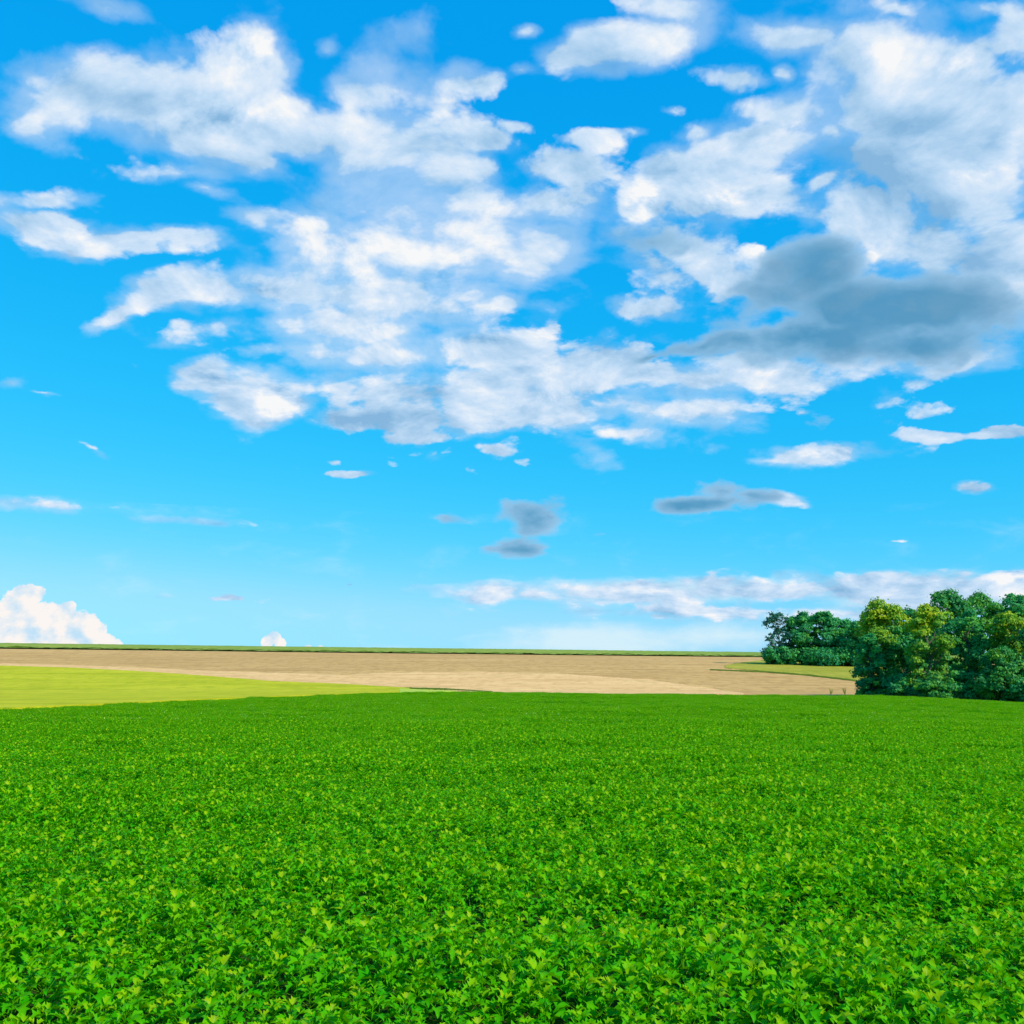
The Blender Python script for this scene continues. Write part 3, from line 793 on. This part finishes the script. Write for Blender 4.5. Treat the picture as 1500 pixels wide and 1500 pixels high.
def make_tree(name, label, cat, px, D, H, Wd, mat, seed, low=0.06, nl=46, leaf=0.30, nleaf=15000, airy=0.0, hi_tone=0.0, top=1.0, group="trees at the edge of the wood"):
    rs = np.random.RandomState(seed); rg = random.Random(seed)
    x0, y0 = at_dist(px, D)
    z0 = float(terr(x0, y0))
    root = bpy.data.objects.new(name, None); col.objects.link(root)
    root.location = (x0, y0, z0 - 0.1); root.empty_display_size = 1
    tag(root, label, cat, group)
    a, hc = Wd / 2, H * (1 - low) / 2
    cz = H * low + hc
    # lobes through the crown's envelope
    nl = int(nl * 1.7); nleaf = int(nleaf * 1.35)
    lobes = []
    tries = 0
    while len(lobes) < nl and tries < 4000:
        tries += 1
        t = rs.uniform(-1, 1); ph = rs.uniform(0, 2 * math.pi)
        prof = math.sqrt(max(0.0, 1 - abs(t) ** 2.6)) if t > 0 else 1 - 0.15 * t * t
        rr = rs.uniform(0.45, 0.86) if rs.rand() < 0.8 else rs.uniform(0, .45)
        r = a * (rs.uniform(0.17, 0.34) if rs.rand() < 0.6 else rs.uniform(0.09, 0.18))
        px_, py_ = rr * a * prof * math.cos(ph), rr * a * prof * math.sin(ph)
        pz_ = cz + t * (hc - r * 0.8)
        if low < 0.05 and rs.rand() < 0.2: pz_ = H * low + r * rs.uniform(0.3, 1.0)
        lobes.append((px_, py_, pz_, r, r * rs.uniform(0.65, 0.95), rs.normal(0, 0.16)))
    # trunk and limbs
    V, F = [], []
    th = H * 0.72
    bend = [Vector((rg.uniform(-.3, .3) * i / 5, rg.uniform(-.3, .3) * i / 5, th * i / 5)) for i in range(6)]
    r0 = 0.016 * H + 0.08
    tube(bend, [r0 * 1.5] + [r0 * (1 - 0.16 * i) for i in range(1, 6)], V, F, 9)
    trunk = link("trunk", mesh_np("trunk", V, F, m_bark, True), root)
    V, F = [], []
    for lb in lobes[:26]:
        s = Vector((0, 0, min(th * 0.95, max(H * 0.12, lb[2] - rg.uniform(0.15, 0.4) * H * 0.6))))
        e_ = Vector(lb[:3]); m_ = (s + e_) / 2 + Vector((0, 0, -0.06 * H * rg.random()))
        rr = r0 * rg.uniform(0.28, 0.45)
        tube([s, m_, e_], [rr, rr * 0.6, rr * 0.2], V, F, 5)
    link("limbs", mesh_np("limbs", V, F, m_bark, True), root)
    # leaves
    wts = np.array([l[3] ** 1.8 for l in lobes]); wts /= wts.sum()
    n = nleaf
    li = rs.choice(len(lobes), n, p=wts)
    L = np.array(lobes)[li]
    d = rs.normal(size=(n, 3)); d /= np.linalg.norm(d, axis=1)[:, None]
    d[:, 2] = np.where(d[:, 2] < -0.5, -d[:, 2], d[:, 2])
    rad = rs.uniform(0.55, 1.0, n) ** 0.6
    sprig = rs.rand(n) < 0.13
    rad = np.where(sprig, rs.uniform(1.0, 1.35, n), rad)
    # lumpy lobe surface
    lump = 1 + 0.16 * np.sin(d[:, 0] * 7 + L[:, 5] * 40) * np.sin(d[:, 1] * 6 + 2) + 0.14 * np.sin(d[:, 2] * 8 + L[:, 5] * 70)
    rad = rad * lump
    C = np.stack([L[:, 0] + d[:, 0] * L[:, 3] * rad, L[:, 1] + d[:, 1] * L[:, 3] * rad, L[:, 2] + d[:, 2] * L[:, 4] * rad], 1)
    if airy:
        key = np.sin(C[:, 0] * 2.1 + seed) * np.sin(C[:, 1] * 1.7) * 0 + np.sin(C[:, 0] * 1.9 + 1.3 * np.sin(C[:, 2] * 1.3)) * np.sin(C[:, 2] * 2.3 + C[:, 0] * .7 + seed)
        keep = (key > airy - 0.9) | (C[:, 2] < H * 0.25)
        C, d, L, rad = C[keep], d[keep], L[keep], rad[keep]; n = len(C)
    C = C[C[:, 2] > 0.05] if False else C
    C[:, 2] = np.maximum(C[:, 2], 0.1)
    C[:, 2] = np.minimum(C[:, 2], H * 1.03)
    nrm = d + rs.normal(0, 0.55, (n, 3)); nrm[:, 2] += 0.25
    nrm /= np.linalg.norm(nrm, axis=1)[:, None]
    ref = rs.normal(size=(n, 3))
    u = np.cross(nrm, ref); u /= np.linalg.norm(u, axis=1)[:, None] + 1e-9
    v = np.cross(nrm, u)
    sz = leaf * rs.uniform(0.55, 1.25, n)[:, None]
    asp = rs.uniform(0.45, 0.8, n)[:, None]
    p0 = C - u * sz; p1 = C - v * sz * asp + nrm * sz * 0.18; p2 = C + u * sz * rs.uniform(.8, 1.2, n)[:, None]; p3 = C + v * sz * asp + nrm * sz * 0.18
    VV = np.stack([p0, p1, p2, p3], 1).reshape(-1, 3)
    FF = np.arange(4 * n).reshape(n, 4)
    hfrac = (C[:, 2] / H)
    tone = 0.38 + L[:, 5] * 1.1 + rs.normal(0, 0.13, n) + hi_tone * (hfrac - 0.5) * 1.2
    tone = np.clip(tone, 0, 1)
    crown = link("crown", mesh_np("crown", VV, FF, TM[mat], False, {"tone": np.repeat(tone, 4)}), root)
    return root

make_tree("tree", "airy tree with sky showing through its crown, leftmost of the wood", "tree", 1143, 342, 17.6, 11.5, 'russet', 1, 0.10, 34, 0.32, 7500, airy=0.80)
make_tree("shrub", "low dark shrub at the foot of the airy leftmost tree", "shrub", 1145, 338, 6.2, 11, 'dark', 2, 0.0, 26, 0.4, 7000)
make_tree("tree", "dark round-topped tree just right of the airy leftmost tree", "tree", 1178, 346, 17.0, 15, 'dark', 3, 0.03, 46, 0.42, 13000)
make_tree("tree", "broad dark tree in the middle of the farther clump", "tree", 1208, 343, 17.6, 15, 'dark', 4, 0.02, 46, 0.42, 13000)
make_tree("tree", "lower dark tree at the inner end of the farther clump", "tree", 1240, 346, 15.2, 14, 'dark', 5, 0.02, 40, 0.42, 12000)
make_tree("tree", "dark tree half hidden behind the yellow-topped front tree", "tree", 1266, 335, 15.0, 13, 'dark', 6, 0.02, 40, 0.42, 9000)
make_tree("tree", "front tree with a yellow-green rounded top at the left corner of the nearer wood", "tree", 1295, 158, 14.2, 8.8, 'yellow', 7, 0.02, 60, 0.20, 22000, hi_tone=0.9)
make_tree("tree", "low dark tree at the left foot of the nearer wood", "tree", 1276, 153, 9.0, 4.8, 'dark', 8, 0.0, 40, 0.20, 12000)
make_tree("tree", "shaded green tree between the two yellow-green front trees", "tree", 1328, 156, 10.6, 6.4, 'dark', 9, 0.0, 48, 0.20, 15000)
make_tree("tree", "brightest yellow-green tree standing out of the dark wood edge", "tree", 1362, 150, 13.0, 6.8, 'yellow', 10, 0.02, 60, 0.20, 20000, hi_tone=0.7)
make_tree("tree", "tall dark tree rising behind the brightest yellow-green tree", "tree", 1392, 168, 16.6, 9, 'mid', 12, 0.03, 60, 0.22, 20000)
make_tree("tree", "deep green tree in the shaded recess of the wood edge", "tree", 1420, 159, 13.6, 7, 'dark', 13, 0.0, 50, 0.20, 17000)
make_tree("shrub", "round bushy shrub bulging from the wood edge at far right", "shrub", 1470, 150, 7.6, 7.2, 'mid', 14, 0.0, 46, 0.20, 15000)
make_tree("tree", "yellow-tinged tree above the round bushy shrub", "tree", 1486, 157, 13.4, 7.6, 'yellow', 15, 0.02, 56, 0.20, 18000, hi_tone=0.5)
make_tree("tree", "tall back-row tree between the shaded recess and the yellow-tinged tree", "tree", 1444, 172, 16.8, 9.5, 'mid', 16, 0.03, 60, 0.22, 19000)
make_tree("tree", "tall dark back-row tree at the right edge of the picture", "tree", 1500, 174, 17.2, 10, 'dark', 17, 0.03, 60, 0.22, 19000)
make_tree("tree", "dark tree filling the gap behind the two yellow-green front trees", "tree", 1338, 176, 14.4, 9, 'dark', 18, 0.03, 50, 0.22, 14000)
make_tree("tree", "green front tree cut off by the right edge of the picture", "tree", 1533, 153, 12.5, 7.5, 'mid', 19, 0.0, 50, 0.20, 14000)
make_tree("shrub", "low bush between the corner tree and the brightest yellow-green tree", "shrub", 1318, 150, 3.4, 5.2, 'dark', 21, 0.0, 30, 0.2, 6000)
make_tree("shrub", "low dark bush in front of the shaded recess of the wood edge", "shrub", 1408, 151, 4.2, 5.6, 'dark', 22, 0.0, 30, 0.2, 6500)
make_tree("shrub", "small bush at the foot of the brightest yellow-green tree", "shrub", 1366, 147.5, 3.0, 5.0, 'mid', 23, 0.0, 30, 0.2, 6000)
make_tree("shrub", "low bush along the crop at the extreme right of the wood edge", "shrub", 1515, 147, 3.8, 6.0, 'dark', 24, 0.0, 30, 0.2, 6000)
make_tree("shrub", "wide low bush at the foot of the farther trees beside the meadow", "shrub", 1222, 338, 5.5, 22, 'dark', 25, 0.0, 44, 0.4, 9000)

# weeds standing above the crop edge, left of the wood
def weed(label, px, row, h, seed):
    rg = random.Random(seed)
    x, y = hit(px, row)
    V, F, A = [], [], []
    for i in range(9):
        a = rg.uniform(0, 6.28); r = rg.uniform(0.1, 0.4) * h; hh = h * rg.uniform(0.6, 1.0)
        top = (math.cos(a) * r, math.sin(a) * r, hh)
        stick((math.cos(a) * 0.05, math.sin(a) * 0.05, 0), top, 0.012, 0.005, 0.6, V, F, A)
        for j in range(7):
            t = 0.25 + 0.75 * j / 6
            leaf_geo(rg, (top[0] * t, top[1] * t, hh * t), rg.uniform(0, 6.28), rg.uniform(0.2, 0.9), 0.16 * h, rg.uniform(0.5, 0.9), V, F, A)
    o = link("weed", mesh_np("weed", V, F, m_crop, True, {"tone": A}))
    o.location = (x, y, float(terr(x, y)))
    tag(o, label, "weed", "tall weeds on the crop edge")
weed("tall thin weed on the crop edge a little left of the wood's corner", 1238, 1018, 1.3, 1)
weed("shorter weed on the crop edge, farthest from the wood", 1217, 1017.5, 1.1, 2)
